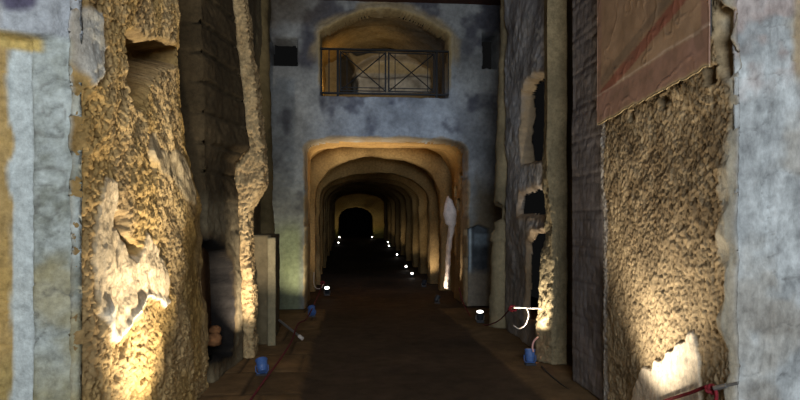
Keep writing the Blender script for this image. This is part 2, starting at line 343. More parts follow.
# fresco panel standing off the right pier
def fresco():
    px = [(602, 125), (716, 66), (716, -60), (602, -60)]; q = [onx(a, b, RX-.03) for a, b in px]
    ya, yb = q[0][0], q[1][0]; z0 = (q[0][1]+q[1][1])/2; z1 = 4.3
    e = empty('fresco_panel', (RX-.06, (ya+yb)/2, z0)); tag(e, 'detached fresco panel in faded red and buff, mounted high on the ochre pier', 'fresco')
    y = np.arange(yb, ya+.001, .012); z = np.arange(z0, z1, .012)
    P = np.zeros((len(z), len(y), 3)); P[..., 1] = y[None]; P[..., 2] = z[:, None]; P[..., 0] = RX-.075
    P[..., 2] = z1-(z1-P[..., 2])*((z1-(q[0][1]+(q[1][1]-q[0][1])*(y-ya)/(yb-ya)))/(z1-z0))[None]
    zb = (q[0][1]+(q[1][1]-q[0][1])*(y-ya)/(yb-ya))[None]; w = P.copy(); P[..., 0] += .005*fbm(w*5, 3, 3)-.004*sm(.04, 0, np.abs(fbm(w*4, 3, 9))); P[..., 2] += (sm(.12, 0, w[..., 2]-zb)*.018*fbm(w*np.array([1, 14, 1.]), 3, 6))
    u, v = w[..., 1], w[..., 2]; fb = fbm(w*6, 4, 20)
    c = ramp(lin(138, 114, 90), lin(182, 152, 124), .5+.9*fbm(w*3, 4, 22))
    # the diagonal painted band and the framing border
    a0, a1 = onx(625, 78, RX), onx(704, -14, RX); sl = (a1[1]-a0[1])/(a1[0]-a0[0]); dd = (v-a0[1]-sl*(u-a0[0]))/math.hypot(1, sl)
    c = mixc(c, sm(.055, .04, np.abs(dd)+.012*fb)*.8, lin(140, 84, 70))
    c = mixc(c, sm(.045, .03, np.abs(dd-.11)+.012*fb)*.35, lin(96, 92, 84))
    bw = .30; bord = np.maximum(sm(.25, .22, v-zb+.02*fb), sm(yb+.09, yb+.07, u)); bord = np.maximum(bord, sm(ya-.10, ya-.08, u)*.7)
    c = mixc(c, bord*.85, lin(150, 118, 104)); c = mixc(c, sm(.1, .5, fb)*.4*bord, lin(178, 142, 128))
    c = mixc(c, sm(.012, .004, np.abs(v-zb-.25+.02*fb))*.6, lin(206, 186, 168))
    c = mixc(c, sm(.2, .6, fbm(w*8, 3, 27))*.5, lin(120, 100, 84)); c = mixc(c, sm(.03, .0, v-zb), lin(190, 170, 130))
    n = len(y)*len(z); Bk = P.copy(); Bk[..., 0] = RX-.065
    V = np.concatenate([P.reshape(-1, 3), Bk.reshape(-1, 3)])-np.array(e.location)
    Q = gridquads(len(z), len(y)); ny = len(y)
    rim = np.concatenate([np.arange(ny), np.arange(2*ny-1, n, ny), np.arange(n-2, n-ny-1, -1), np.arange(n-2*ny, 0, -ny)]); r2 = np.roll(rim, -1)
    R = np.stack([rim, r2, r2+n, rim+n], 1)
    mesh_from('painted_plaster', V, np.concatenate([Q, Q[:, ::-1]+n, R]), (), np.concatenate([c.reshape(-1, 3)]*2), FRESCO, e)
    b = MB(); b.box((.003, 0, (z1-z0)/2+.12), (.018, ya-yb-.03, z1-z0-.22)); b.build('backing_board', DARKP, e)
    for s in (-.4, .35):
        MB().box((.03, s*(ya-yb)*.9, .16), (.05, .03, .02)).build('bracket', IRON, e)
fresco()
# ------------------------------------------------------------------ left wall stretch with a burial recess (L2) and the lit buttress (L3)
zk = np.array([0, 1.6, 2.1, 2.28, 2.46, 3.35, 4.25, 5.7]); xk = np.array([-1.2, -1.26, -1.30, -1.30, -1.13, -1.235, -1.35, -1.45])
def L2_warp(P):
    Q = P.copy(); vis = sm(-2.0, -1.5, P[..., 0]); f = np.clip((P[..., 1]-6.3)/.98, 0, 1)
    tgt = np.interp(P[..., 2], zk, xk)*f+(-1.35-.03*P[..., 2])*(1-f)
    Q[..., 0] = P[..., 0]+vis*(tgt+1.25); return Q
na = [onx(a, b, -1.3) for a, b in ((190, 372), (229, 352), (229, 268), (226, 252), (218, 243), (209, 241), (190, 246))]
def L2_disp(B, N):
    side = sm(-1.4, -1.27, B[..., 0]); w = .03*fbm(B*6, 3, 3)
    ho = sm(.03, -.03, psd(B[..., 1]+w, B[..., 2]+w, na))*side
    rowh = (B[..., 2]+.02*vn(B*2, 4)) % .30; jt = sm(.03, .008, np.minimum(rowh, .30-rowh))*sm(1.75, 1.95, B[..., 2])
    return .045*fbm(B*2.2, 4, 9)+.012*fbm(B*16, 3, 8)-.55*ho-.035*jt*side
def L2_col(B, N, P):
    t = .5+.8*fbm(B*2.5, 4, 13); c = ramp(lin(66, 56, 40), lin(98, 83, 60), t)
    rr = np.floor((B[..., 2]+.02*vn(B*2, 4))/.30).astype(np.int64); tone = _h(rr, rr*0+3, rr*0, 2); c = c*(.75+.45*tone*sm(1.75, 1.95, B[..., 2])+.2*sm(1.95, 1.75, B[..., 2]))[..., None]
    d = psd(B[..., 1], B[..., 2], na); c = mixc(c, sm(.10, .0, np.abs(d)+.06*fbm(B*7, 3, 5))*.6, lin(40, 36, 36)); c = mixc(c, sm(.07, .035, d+.03*fbm(B*9, 3, 5))*sm(-.09, -.05, d)*.93, lin(30, 28, 28)); c = mixc(c, sm(-.05, -.10, d+.05*fbm(B*8, 3, 15))*.85, lin(112, 84, 56)); c = mixc(c, sm(1.95, 1.7, B[..., 2])*sm(.05, .2, d)*.5, lin(150, 138, 112)); return c  # shade at the recess edge and jamb painted dark into the colour
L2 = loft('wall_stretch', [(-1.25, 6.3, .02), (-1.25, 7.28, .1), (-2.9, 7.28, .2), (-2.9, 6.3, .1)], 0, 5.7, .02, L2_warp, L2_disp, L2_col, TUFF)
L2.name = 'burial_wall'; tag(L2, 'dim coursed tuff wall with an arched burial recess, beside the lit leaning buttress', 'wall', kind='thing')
zq = np.array([0, .6, 1.2, 1.62, 1.75, 2.05, 2.2, 2.46, 3.35, 4.25, 5.7]); xq = np.array([-1.12, -1.14, -1.165, -1.19, -1.17, -1.02, -1.01, -1.02, -1.12, -1.24, -1.36])
def L3_warp(P):
    Q = P.copy(); vis = sm(-1.8, -1.1, P[..., 0]); Q[..., 0] = P[..., 0]+vis*(np.interp(P[..., 2], zq, xq)+1.0); return Q
def rough_disp(a, b, s=0, k=15.):
    def f(B, N):
        W = worley(B*np.array([k, k, k*.75]), 3+s)
        return a*fbm(B*3, 3, 9+s)+b*(sm(.1, .75, W)-.5)+b*.6*fbm(B*26, 3, 8+s)
    return f
def plain_col(c0, c1, s=0, k=2.5):
    def f(B, N, P): return ramp(c0, c1, .5+.8*fbm(B*k, 4, 13+s))
    return f
L3 = loft('stone_buttress', [(-1.0, 7.42, .012), (-1.0, 7.8, .08), (-2.6, 7.8, .2), (-2.6, 7.42, .1), (-1.6, 7.42, .012)], 0, 5.7, .015, L3_warp, lambda B, N: .035*fbm(B*3, 3, 9)+.055*grit(B, 30, .8, 8), lambda B, N, P: plain_col(lin(160, 134, 96), lin(200, 176, 134))(B, N, P)*(.9+.9*grit(B, 30, .8, 8))[..., None].clip(.25, 1.25), TUFF)
tag(L3, 'narrow leaning rough tuff buttress lit from below, before the low masonry block', 'buttress', kind='thing')
# low block behind it
def L4_disp(B, N): return .012*fbm(B*4, 3, 2)+.004*fbm(B*20, 2, 4)
L4 = empty('masonry_block', (-1.3, 8.5, 0)); tag(L4, 'low pale plastered masonry block with upright slab edge behind the lit buttress', 'block')
def local(o, e):
    me = o.data; n = len(me.vertices); a = np.empty(n*3, np.float32); me.vertices.foreach_get('co', a); a = a.reshape(-1, 3)-np.array(e.location, np.float32); me.vertices.foreach_set('co', a.ravel()); me.update(); o.parent = e; return o
local(loft('body', [(-1.0, 8.18, .03), (-1.0, 9.2, .06), (-1.33, 9.2, .1), (-1.33, 8.18, .03)], 0, 1.43, .03, None, L4_disp, plain_col(lin(86, 76, 56), lin(118, 106, 82), 4), PLAST), L4)
local(loft('edge_slab', [(-.93, 8.08, .02), (-.93, 8.16, .02), (-1.03, 8.16, .02), (-1.03, 8.08, .02)], 0, 1.40, .03, None, lambda B, N: .004*fbm(B*8, 2, 1), plain_col(lin(124, 114, 90), lin(150, 140, 112), 6), PLAST), L4)
# left wall beyond, with a dark upright recess
def wall_left():
    Y = np.arange(7.7, 11.7, .03); Z = np.arange(0, 5.72, .03); P = np.zeros((len(Z), len(Y), 3)); P[..., 1] = Y[None]; P[..., 2] = Z[:, None]
    B = P.copy(); hol = [onx(a, b, -1.42) for a, b in ((272, 332), (284, 326), (285, 262), (281, 242), (275, 238), (271, 250))]
    P[..., 0] = -1.42+.05*fbm(B*2, 4, 6)+.01*fbm(B*20, 2, 3)-.3*sm(.03, -.03, psd(B[..., 1], B[..., 2], hol))
    c = ramp(lin(96, 86, 68), lin(140, 128, 100), .5+.8*fbm(B*2, 4, 14)); c = mixc(c, sm(.15, .0, psd(B[..., 1], B[..., 2], hol)+.05*fbm(B*6, 3, 3))*.6, lin(66, 64, 68))
    o = mesh_from('wall_left', P.reshape(-1, 3), gridquads(len(Z), len(Y)), (), c.reshape(-1, 3), TUFF); tag(o, kind='structure')
wall_left()
# half columns
def column(name, x, y, r, h, lean, label, c0, c1, foot=1.0, s=0):
    pts = [(x+r*math.cos(a), y+r*math.sin(a), .035) for a in np.linspace(0, 2*math.pi, 25)[:-1]]
    def w(P):
        Q = P.copy(); Q[..., 0] += lean*P[..., 2]/5; k = 1+(foot-1)*sm(1.5, 1.1, P[..., 2]); Q[..., 0] += (P[..., 0]-x)*(k-1); Q[..., 1] += (P[..., 1]-y)*(k-1); return Q
    o = loft(name, pts, 0, h, .03, w, lambda B, N: rough_disp(.03, .012, s)(B, N)+(foot > 1.1)*(-.12*sm(.14, .10, np.abs(B[..., 2]-1.74+.04*vn(B*6, 2)))+.035*sm(.12, .06, np.abs(B[..., 2]-1.38+.05*vn(B*5, 3)))), plain_col(c0, c1, s), PLAST); tag(o, label, 'column', kind='thing'); return o
cl = column('half_column', -1.36, 10.4, .17, 5.7, -.12, 'dark slender half column left of the balcony wall, above the low masonry block', lin(98, 86, 60), lin(132, 116, 82), 1.05, 3)
xc = 9.3*kx(502)
cr = column('half_column', xc, 9.35, .165, 5.7, .16, 'grey-buff half column right of the balcony wall with thick lumpy foot', lin(122, 112, 90), lin(154, 142, 114), 1.12, 5)
# ------------------------------------------------------------------ right side: brick pier, pilaster, recessed wall
def R2_disp(B, N):
    row = np.floor(B[..., 2]/.085); fz = np.abs((B[..., 2]/.085) % 1-.5); fy = np.abs(((B[..., 1]+.1*(row % 2))/.2) % 1-.5)
    j = np.maximum(sm(.40, .48, fz), sm(.45, .49, fy)); return -.008*j+.03*fbm(B*2, 3, 5)+.006*fbm(B*22, 3, 4)
def R2_col(B, N, P):
    row = np.floor(B[..., 2]/.085).astype(np.int64); fz = np.abs((B[..., 2]/.085) % 1-.5); t = _h(row, np.floor((B[..., 1]+.1*(row % 2))/.2).astype(np.int64), row*0, 3)
    c = ramp(lin(104, 100, 102), lin(138, 132, 132), t*.6+.4*(.5+.7*fbm(B*3, 3, 5))); return mixc(c, sm(.40, .48, fz)*.4, lin(84, 76, 74))
R2 = loft('brick_pier', [(2.25, 6.08, .02), (2.25, 5.32, .1), (3.4, 5.32, .2), (3.4, 6.08, .1)], 0, 5.7, .02, None, R2_disp, R2_col, PLAST)
tag(R2, 'dark grey-purple brick pier in shade just behind the right ochre pier', 'pier', kind='thing')
zp = np.array([0, .5, 1.0, 1.4, 1.6, 2.2, 5.7]); xp = np.array([2.17, 2.185, 2.225, 2.28, 2.30, 2.27, 2.27]); xf = np.array([2.275, 2.28, 2.29, 2.29, 2.27, 2.225, 2.22])
def R3_warp(P):
    Q = P.copy(); f = np.clip((P[..., 1]-6.78)/.26, 0, 1); z = P[..., 2]; Q[..., 0] += sm(2.44, 2.22, P[..., 0])*(np.interp(z, zp, xf)*(1-f)+np.interp(z, zp, xp)*f-2.22); return Q
def R3_disp(B, N):
    lo = sm(2.7, 1.9, B[..., 2]); le = sm(2.36, 2.24, B[..., 0]); 
    return .02*fbm(B*2, 3, 3)+(.035*fbm(B*5, 3, 9)+.035*grit(B, 26, .7, 4))*lo*le+.006*fbm(B*25, 3, 5)
R3 = loft('stone_pilaster', [(2.22, 7.04, .012), (2.22, 6.78, .012), (2.45, 6.78, .03), (2.45, 7.04, .05)], 0, 5.7, .018, R3_warp, R3_disp, plain_col(lin(116, 106, 84), lin(152, 138, 108), 2), TUFF)
tag(R3, 'tall buff pilaster with a broken lower edge lit by a blue lamp', 'pilaster', kind='thing')
n1 = [onx(a, b, 2.35) for a, b in ((520, 164), (545, 158), (545, 76), (536, 75), (525, 82), (520, 96))]
n2 = [onx(a, b, 2.35) for a, b in ((518, 215), (548, 217), (548, 187), (530, 189), (520, 194))]
n3 = [onx(a, b, 2.35) for a, b in ((525, 320), (549, 326), (549, 231), (534, 232), (526, 242))]
def niched_wall():
    Y = np.arange(7.2, 9.12, .018); Z = np.arange(0, 5.7, .018); P = np.zeros((len(Z), len(Y), 3)); P[..., 1] = Y[None]; P[..., 2] = Z[:, None]; P[..., 0] = 2.35
    B = P.copy(); w = .025*fbm(B*7, 3, 3); y, z = B[..., 1]+w, B[..., 2]+w; ss = [psd(y, z, q) for q in (n1, n2, n3)]
    d = -(.05*fbm(B*2.5, 4, 9)+.012*fbm(B*18, 3, 8))+.045*sm(.3, .0, np.abs(z-1.42)+.1*vn(B*4, 3))*-1*sm(8.2, 7.6, y)
    for q, dd in zip(ss, (.17, .05, .05)): d = d+dd*sm(.03, -.02, q)
    P[..., 0] += d
    c = ramp(lin(142, 144, 150), lin(188, 190, 196), .5+.8*fbm(B*2.5, 4, 13))
    c = mixc(c, sm(.1, -.0, ss[0]+.05*fbm(B*6, 3, 2))*.8, lin(176, 152, 112)); c = mixc(c, sm(1.9, 1.4, z+.2*fbm(B*3, 3, 6))*.5, lin(120, 104, 78))
    c = mixc(c, sm(.1, .02, np.minimum(np.abs(ss[1]), np.abs(ss[2]))+.05*fbm(B*6, 3, 2))*.6, lin(170, 142, 100)); c = mixc(c, sm(.1, .5, fbm(B*5, 3, 5))*.35, lin(78, 74, 76))
    keep = (np.minimum(np.minimum(ss[0], ss[1]), ss[2]) > -.03).reshape(-1); Q = gridquads(len(Z), len(Y)); Q = Q[keep[Q].all(1)]
    n = len(keep); Bk = P.copy(); Bk[..., 0] = np.maximum(P[..., 0]+.02, 2.42)
    E = np.concatenate([Q[:, [k, (k+1) % 4]] for k in range(4)]); key = np.sort(E, 1)[:, 0].astype(np.int64)*n+np.sort(E, 1)[:, 1]
    u, inv, cnt = np.unique(key, return_inverse=True, return_counts=True); Eb = E[cnt[inv] == 1]
    rim = np.stack([Eb[:, 1], Eb[:, 0], Eb[:, 0]+n, Eb[:, 1]+n], 1)
    o = mesh_from('niched_wall', np.concatenate([P.reshape(-1, 3), Bk.reshape(-1, 3)]), np.concatenate([Q, Q[:, ::-1]+n, rim]), (), np.concatenate([c.reshape(-1, 3)]*2), PLAST)
    bm = bmesh.new(); bm.from_mesh(o.data); bmesh.ops.delete(bm, geom=[v for v in bm.verts if not v.link_faces], context='VERTS'); bm.to_mesh(o.data); bm.free()
    tag(o, 'grey wall with three dark recesses one above another between pilaster and half column', 'wall', kind='thing')
niched_wall()
# stone shelf corbels seen around the half-column foot
def rock(name, c, r, sc, label, cat, cols, s=0, seg=28, parent=None, group=None, flatb=None):
    u = np.linspace(0, 2*math.pi, seg, endpoint=False); v = np.linspace(.02, math.pi-.02, seg//2)
    D = np.stack([np.sin(v)[:, None]*np.cos(u)[None], np.sin(v)[:, None]*np.sin(u)[None], np.cos(v)[:, None]*np.ones_like(u)[None]], -1)
    R = r*(1+.30*fbm(D*1.6+s, 3, s)+.06*fbm(D*6+s, 3, s)); P = D*R[..., None]*np.array(sc); n = len(u)
    if flatb is not None: P[..., 2] = np.maximum(P[..., 2], flatb)
    cc = ramp(cols[0], cols[1], .5+.8*fbm(D*3, 3, s+3)).reshape(-1, 3)
    o = mesh_from(name, P.reshape(-1, 3), gridquads(len(v), n, True), [list(range(n))[::-1], list(range((len(v)-1)*n, len(v)*n))], cc, TUFF, parent)
    o.location = c
    if label: tag(o, label, cat, group)
    return o
for i, (px, py, y, r, lab) in enumerate(((209, 340, 6.42, .085, 'round reddish stone on the sill of the burial recess, nearest the pier'), (221, 330, 6.62, .06, 'smaller reddish stone lying behind the round one in the burial recess'))):
    p = at(px, py, y); p.x = -1.36-.03*i; p.z = max(p.z, .42) if False else p.z
    rock('loose_stone', p, r, (1, 1.1, .8), lab, 'stone', (lin(120, 80, 52), lin(165, 118, 78)), 11+i, 24, None, 'stones in the burial recess')
# ------------------------------------------------------------------ end wall with the arch and the balcony recess
YE = 11.5
ox0, ox1 = YE*kx(305), YE*kx(468); OC = (ox0+ox1)/2; OW = (ox1-ox0)/2; OT = at(385, 138, YE).z
def sprof(xc, w, zs, h, n, z0=0, m=36):   # round-shouldered arch outline, left foot -> right foot
    L = [(xc-w, z0)]
    for k in range(m+1):
        a = math.pi-k*math.pi/m; ca, sa = math.cos(a), abs(math.sin(a)); L.append((xc+w*math.copysign(abs(ca)**(2/n), ca), zs+h*sa**(2/n)))
    return L+[(xc+w, z0)]
def archprof(xc, w, zt, rise, rc, z0=0, n=10):   # basket arch outline, left foot -> right foot
    zs = lambda x: zt-rise*((x-xc)/w)**2
    L = [(xc-w, z0)]; pts = []
    for k in range(n+1):
        a = math.pi-k*math.pi/2/n; x = xc-w+rc+rc*math.cos(a); pts.append((x, zt-rise*.9-rc*.8+rc*.8*math.sin(a)))
    xm = np.linspace(xc-w+rc, xc+w-rc, 12)[1:-1]; e0 = pts[-1][1]
    for x in xm: pts.append((x, e0+(zt-e0)*(1-((x-xc)/(w-rc))**2)))
    for k in range(n+1):
        a = math.pi/2-k*math.pi/2/n; x = xc+w-rc+rc*math.cos(a); pts.append((x, zt-rise*.9-rc*.8+rc*.8*math.sin(a)))
    return L+pts+[(xc+w, z0)]
OPEN = sprof(OC, OW, OT-.36, .36, 4.2, -.6)
nx0, nx1 = at(320, 97, YE).x, at(449.5, 97, YE).x; NZ0 = at(385, 96.5, YE).z; NZ1 = at(385, 9, YE).z; NC = (nx0+nx1)/2; NW = (nx1-nx0)/2
NICHE = archprof(NC, NW, NZ1, .42, .16, NZ0)
def rect(px0, py0, px1, py1, y=YE):
    a, b = at(px0, py1, y), at(px1, py0, y); return [(a.x, a.z), (b.x, a.z), (b.x, b.z), (a.x, b.z)]
HL = rect(270, 38, 297, 65); HR = rect(483, 33, 499, 68); AL = rect(469, 226, 489, 318); AL = AL[:2]+[(AL[2][0], AL[2][1]-.05), ((AL[2][0]+AL[3][0])/2, AL[2][1]+.02), (AL[3][0], AL[3][1]-.05)]
def end_wall():
    X = np.arange(-1.75, 3.3, .02); Z = np.arange(0, 5.72, .02); P = np.zeros((len(Z), len(X), 3)); P[..., 0] = X[None]; P[..., 2] = Z[:, None]; P[..., 1] = YE
    B = P.copy(); w = .012*fbm(B*8, 3, 3); u, v = B[..., 0]+w, B[..., 2]+w
    so = psd(u, v, OPEN); sn = psd(u, v, NICHE); sl = psd(u, v, HL); sr = psd(u, v, HR); sa = psd(u, v, AL)
    d = .03*fbm(B*1.8, 4, 4)+.012*fbm(B*9, 3, 5)+.004*fbm(B*30, 2, 6)
    d = -d+.5*sm(.012, -.02, so)+.4*sm(.012, -.02, sn)+.5*sm(.01, -.02, sl)+.5*sm(.01, -.02, sr)+.16*sm(.015, -.015, sa)
    d = d-.02*sm(.10, .08, np.abs(sn+.0))*(sn > 0)*(v > NZ0+.2)
    P[..., 1] += d
    x, z = B[..., 0], B[..., 2]
    c = ramp(lin(120, 122, 124), lin(186, 190, 192), .5+1.0*fbm(B*np.array([1.7, 1, 1.7]), 5, 14, .6))
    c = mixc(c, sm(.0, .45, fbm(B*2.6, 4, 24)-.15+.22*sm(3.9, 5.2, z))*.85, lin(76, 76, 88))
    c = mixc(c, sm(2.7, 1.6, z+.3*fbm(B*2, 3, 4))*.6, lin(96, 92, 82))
    c = mixc(c, sm(-.75, -1.15, x+.25*fbm(B*2.2, 3, 44))*sm(1.6, 2.2, z)*.5, lin(84, 80, 76)); c = mixc(c, sm(5.0, 5.4, z+.3*fbm(B*2, 3, 46))*sm(.0, -1.0, x)*.6, lin(92, 78, 58))  # light fading off the middle band put into the colour at left; browner top left
    yb = sm(.22, .05, sn+.12*fbm(B*3, 3, 8))*(sn > -.05)*sm(NZ0+.5, NZ0+.9, z); c = mixc(c, yb*.75, lin(176, 156, 118))
    c = mixc(c, sm(.05, .01, np.abs(sn)+.02*fbm(B*8, 3, 2))*sm(NZ0+.1, NZ0+.3, z)*.7, lin(190, 166, 116))
    ob = sm(.045, .015, np.abs(so)+.04*fbm(B*4, 3, 9)); c = mixc(c, ob*.6, lin(170, 142, 96))
    rs = sm(2.3, 2.45, x+.1*fbm(B*4, 3, 6))*sm(2.6, 2.0, z+.3*fbm(B*3, 3, 7)); c = mixc(c, rs*.75, lin(112, 98, 74))
    gr = sm(-.8, -.95, x)*sm(1.8, 1.3, z)*sm(-1.6, -1.1, x); c = mixc(c, gr*.7, lin(120, 128, 92))
    ins = sm(.01, -.01, sa); ci = ramp(lin(60, 66, 74), lin(96, 104, 112), .5+fbm(B*4, 3, 7)); ci = mixc(ci, sm(.09, .07, x-AL[0][0])*sm(.02, .03, x-AL[0][0])*sm(.55, .65, z)*sm(1.5, 1.4, z+.1*fbm(B*7, 2, 2)), lin(176, 190, 200))
    ci = mixc(ci, sm(.75, .55, z+.15*fbm(B*5, 3, 2)), lin(140, 132, 120)); ci = mixc(ci, sm(1.1, 1.2, z)*sm(1.4, 1.35, z)*sm(.12, .15, x-AL[0][0]), lin(120, 134, 146))
    c = c*(1-ins[..., None])+ci*ins[..., None]
    keep = ((so > -.03) & (sn > -.03) & (sl > -.035) & (sr > -.035)).reshape(-1); Q = gridquads(len(Z), len(X)); Q = Q[keep[Q].all(1)]
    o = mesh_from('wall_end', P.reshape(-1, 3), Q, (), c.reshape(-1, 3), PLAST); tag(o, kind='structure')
end_wall()
def profloft(name, prof, Y, yscale=None, disp=None, colour=None, mat=TUFF, step=.03, parent=None, closed_thick=None, zoff=None):
    pr = np.array(prof); seg = np.hypot(*np.diff(pr, axis=0).T); s = np.concatenate([[0], np.cumsum(seg)]); n = int(s[-1]/step)+1
    q = np.linspace(0, s[-1], n); U = np.stack([np.interp(q, s, pr[:, 0]), np.interp(q, s, pr[:, 1])], 1)
    T = np.gradient(U, axis=0); N = np.stack([-T[:, 1], T[:, 0]], 1); N /= np.linalg.norm(N, axis=1)[:, None]+1e-9   # outward
    P = np.zeros((len(Y), n, 3)); P[..., 0] = U[None, :, 0]; P[..., 2] = U[None, :, 1]; P[..., 1] = np.asarray(Y)[:, None]
    B = P.copy(); NN = np.zeros_like(P); NN[..., 0] = N[None, :, 0]; NN[..., 2] = N[None, :, 1]
    if disp is not None: P = P+NN*disp(B, NN)[..., None]
    P[..., 2] += zfl(B[..., 1])
    col = colour(B, NN, P) if colour else None
    return B, NN, P, col, n
def simple_loft(name, prof, Y, disp, colour, mat, step=.03, kind=None):
    B, NN, P, col, n = profloft(name, prof, Y, None, disp, colour, mat, step)
    o = mesh_from(name, P.reshape(-1, 3), gridquads(len(Y), n), (), col.reshape(-1, 3), mat)
    if kind: tag(o, kind=kind)
    return o
# passage reveal behind the arch
jh = [(onx(a, b, ox1)[0], onx(a, b, ox1)[1]) for a, b in ((461, 160), (460, 182))]
def rev_d(B, N):
    d = .03*fbm(B*2.5, 3, 4)+.008*fbm(B*20, 2, 6); right = sm(OC+OW-.15, OC+OW-.05, B[..., 0])
    for (z, w, h, yc) in ((2.84, .22, .10, 12.25), (2.42, .16, .13, 12.3), (2.25, .12, .08, 12.8), (1.95, .14, .10, 12.5)):
        d = d+.34*sm(.02, -.02, np.maximum(np.abs(B[..., 1]-yc)-w, np.abs(B[..., 2]-z)-h))*right
    return d
def vault_col(B, N, P):
    c = ramp(lin(134, 104, 62), lin(190, 152, 96), .5+.8*fbm(B*np.array([1.2, 2.4, 1.2]), 4, 18)); z = B[..., 2]
    c = mixc(c, sm(2.5, 1.9, z+.3*fbm(B*2, 3, 3))*.55, lin(120, 110, 92)); return c
OPENW = sprof(OC, OW, OT-.36, .36, 4.2)
simple_loft('wall_passage', OPENW, np.arange(YE+.40, 13.0, .03), rev_d, vault_col, TUFF, .03, 'structure')
TUN = sprof(OC-.03, OW+.18, 2.4, 1.0, 3.2)
def tun_d(B, N): return .05*fbm(B*1.6, 3, 4)+.012*fbm(B*12, 3, 6)
simple_loft('wall_tunnel', TUN, np.concatenate([np.arange(12.95, 20, .07), np.arange(20, 40.6, .2)]), tun_d, vault_col, TUFF, .05, 'structure')
# the arches of the gallery
def rib(y0, th, w, zt, rise, rc, label, s, step=.04):
    prof = sprof(OC-.03, w, 2.1, zt-2.1, 2.25); Y = np.linspace(y0, y0+th, max(6, int(th/.05)))
    B, NN, P, col, n = profloft('gallery_arch', prof, Y, None, lambda B, N: .05*fbm(B*2+s, 3, s)+.02*fbm(B*14, 3, s+2), lambda B, N, P: ramp(lin(128, 104, 68), lin(182, 152, 104), .5+.8*fbm(B*2, 4, s)), TUFF, step)
    outp = np.array(sprof(OC-.03, OW+.22, 2.43, 1.03, 3.2)); outp[0, 1] = outp[-1, 1] = 0
    B2, N2, P2, c2, n2 = profloft('x', [tuple(a) for a in outp], [y0, y0+th], None, None, None, TUFF, step)
    idx = np.round(np.linspace(0, n2-1, n)).astype(int); O = P2[:, idx]
    V = np.concatenate([O[:1], P, O[1:]]); cc = np.concatenate([col[:1], col, col[-1:]])
    nr = len(V); Vf = V.reshape(-1, 3); Q = gridquads(nr, n)
    back = np.stack([np.arange(n-1)+(nr-1)*n, np.arange(1, n)+(nr-1)*n, np.arange(1, n), np.arange(n-1)], 1)
    e0 = np.array([0, Y[0], 0]); zf = float(zfl(np.array([y0]))[0])
    base = Vector((OC, y0, zf)); o = mesh_from('gallery_arch', Vf-np.array(base), np.concatenate([Q, back]), [[r*n for r in range(nr)][::-1], [r*n+n-1 for r in range(nr)]], cc.reshape(-1, 3), TUFF); o.location = base
    tag(o, label, 'arch', 'arches along the gallery', 'thing'); return o
ribs = [(14.35, .35, OW-.06, 3.13, .34, .80, 'rough stone arch in the gallery nearest the front opening'),
        (15.9, .4, OW-.10, 2.86, .36, .85, 'second stone arch of the gallery, just behind the nearest one'),
        (18.4, .4, OW-.08, 2.84, .4, .9, 'third stone arch along the gallery from the front opening'),
        (20.4, .4, OW-.08, 2.84, .42, .9, 'fourth stone arch along the gallery from the front opening'),
        (22.8, .4, OW-.06, 2.83, .42, .9, 'fifth stone arch along the gallery from the front opening'),
        (25.4, .4, OW-.06, 2.82, .42, .9, 'fifth stone arch counted from the far doorway'),
        (28.2, .45, OW-.04, 2.82, .42, .9, 'fourth stone arch counted from the far doorway'),
        (31.2, .45, OW-.03, 2.82, .42, .9, 'third stone arch counted from the far doorway'),
        (34.4, .45, OW-.02, 2.82, .42, .9, 'second stone arch counted from the far doorway, small and dim'),
        (37.4, .45, OW-.02, 2.80, .42, .9, 'last stone arch before the dark far doorway')]
for i, r in enumerate(ribs): rib(*r, 20+i)
# far wall with the dark doorway and the black room behind
def far_wall():
    y = 40.0; X = np.arange(OC-2.2, OC+2.2, .04); Z = np.arange(.2, 4.2, .04); P = np.zeros((len(Z), len(X), 3)); P[..., 0] = X[None]; P[..., 2] = Z[:, None]; P[..., 1] = y
    B = P.copy(); a, b = at(338.5, 238, y), at(373, 238, y); tp = at(355, 207, y).z
    pr = sprof((a.x+b.x)/2, (b.x-a.x)/2, tp-.85, .85, 2.2, -.6); s = psd(B[..., 0], B[..., 2], pr)
    P[..., 1] += .05*fbm(B*2, 3, 3)+.4*sm(.02, -.03, s)
    c = ramp(lin(150, 118, 70), lin(196, 164, 110), .5+.8*fbm(B*1.5, 4, 3)); c = mixc(c, sm(1.5, .8, B[..., 2])*.6, lin(120, 130, 60))
    keep = (s > -.04).reshape(-1); Q = gridquads(len(Z), len(X)); Q = Q[keep[Q].all(1)]
    tag(mesh_from('wall_far', P.reshape(-1, 3), Q, (), c.reshape(-1, 3), TUFF), kind='structure')
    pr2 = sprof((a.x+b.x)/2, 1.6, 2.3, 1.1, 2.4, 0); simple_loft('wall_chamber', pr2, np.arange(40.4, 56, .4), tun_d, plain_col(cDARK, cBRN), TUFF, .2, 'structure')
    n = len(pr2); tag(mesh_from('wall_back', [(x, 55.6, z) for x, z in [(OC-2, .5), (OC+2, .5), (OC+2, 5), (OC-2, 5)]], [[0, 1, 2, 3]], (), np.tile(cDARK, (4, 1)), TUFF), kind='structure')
far_wall()
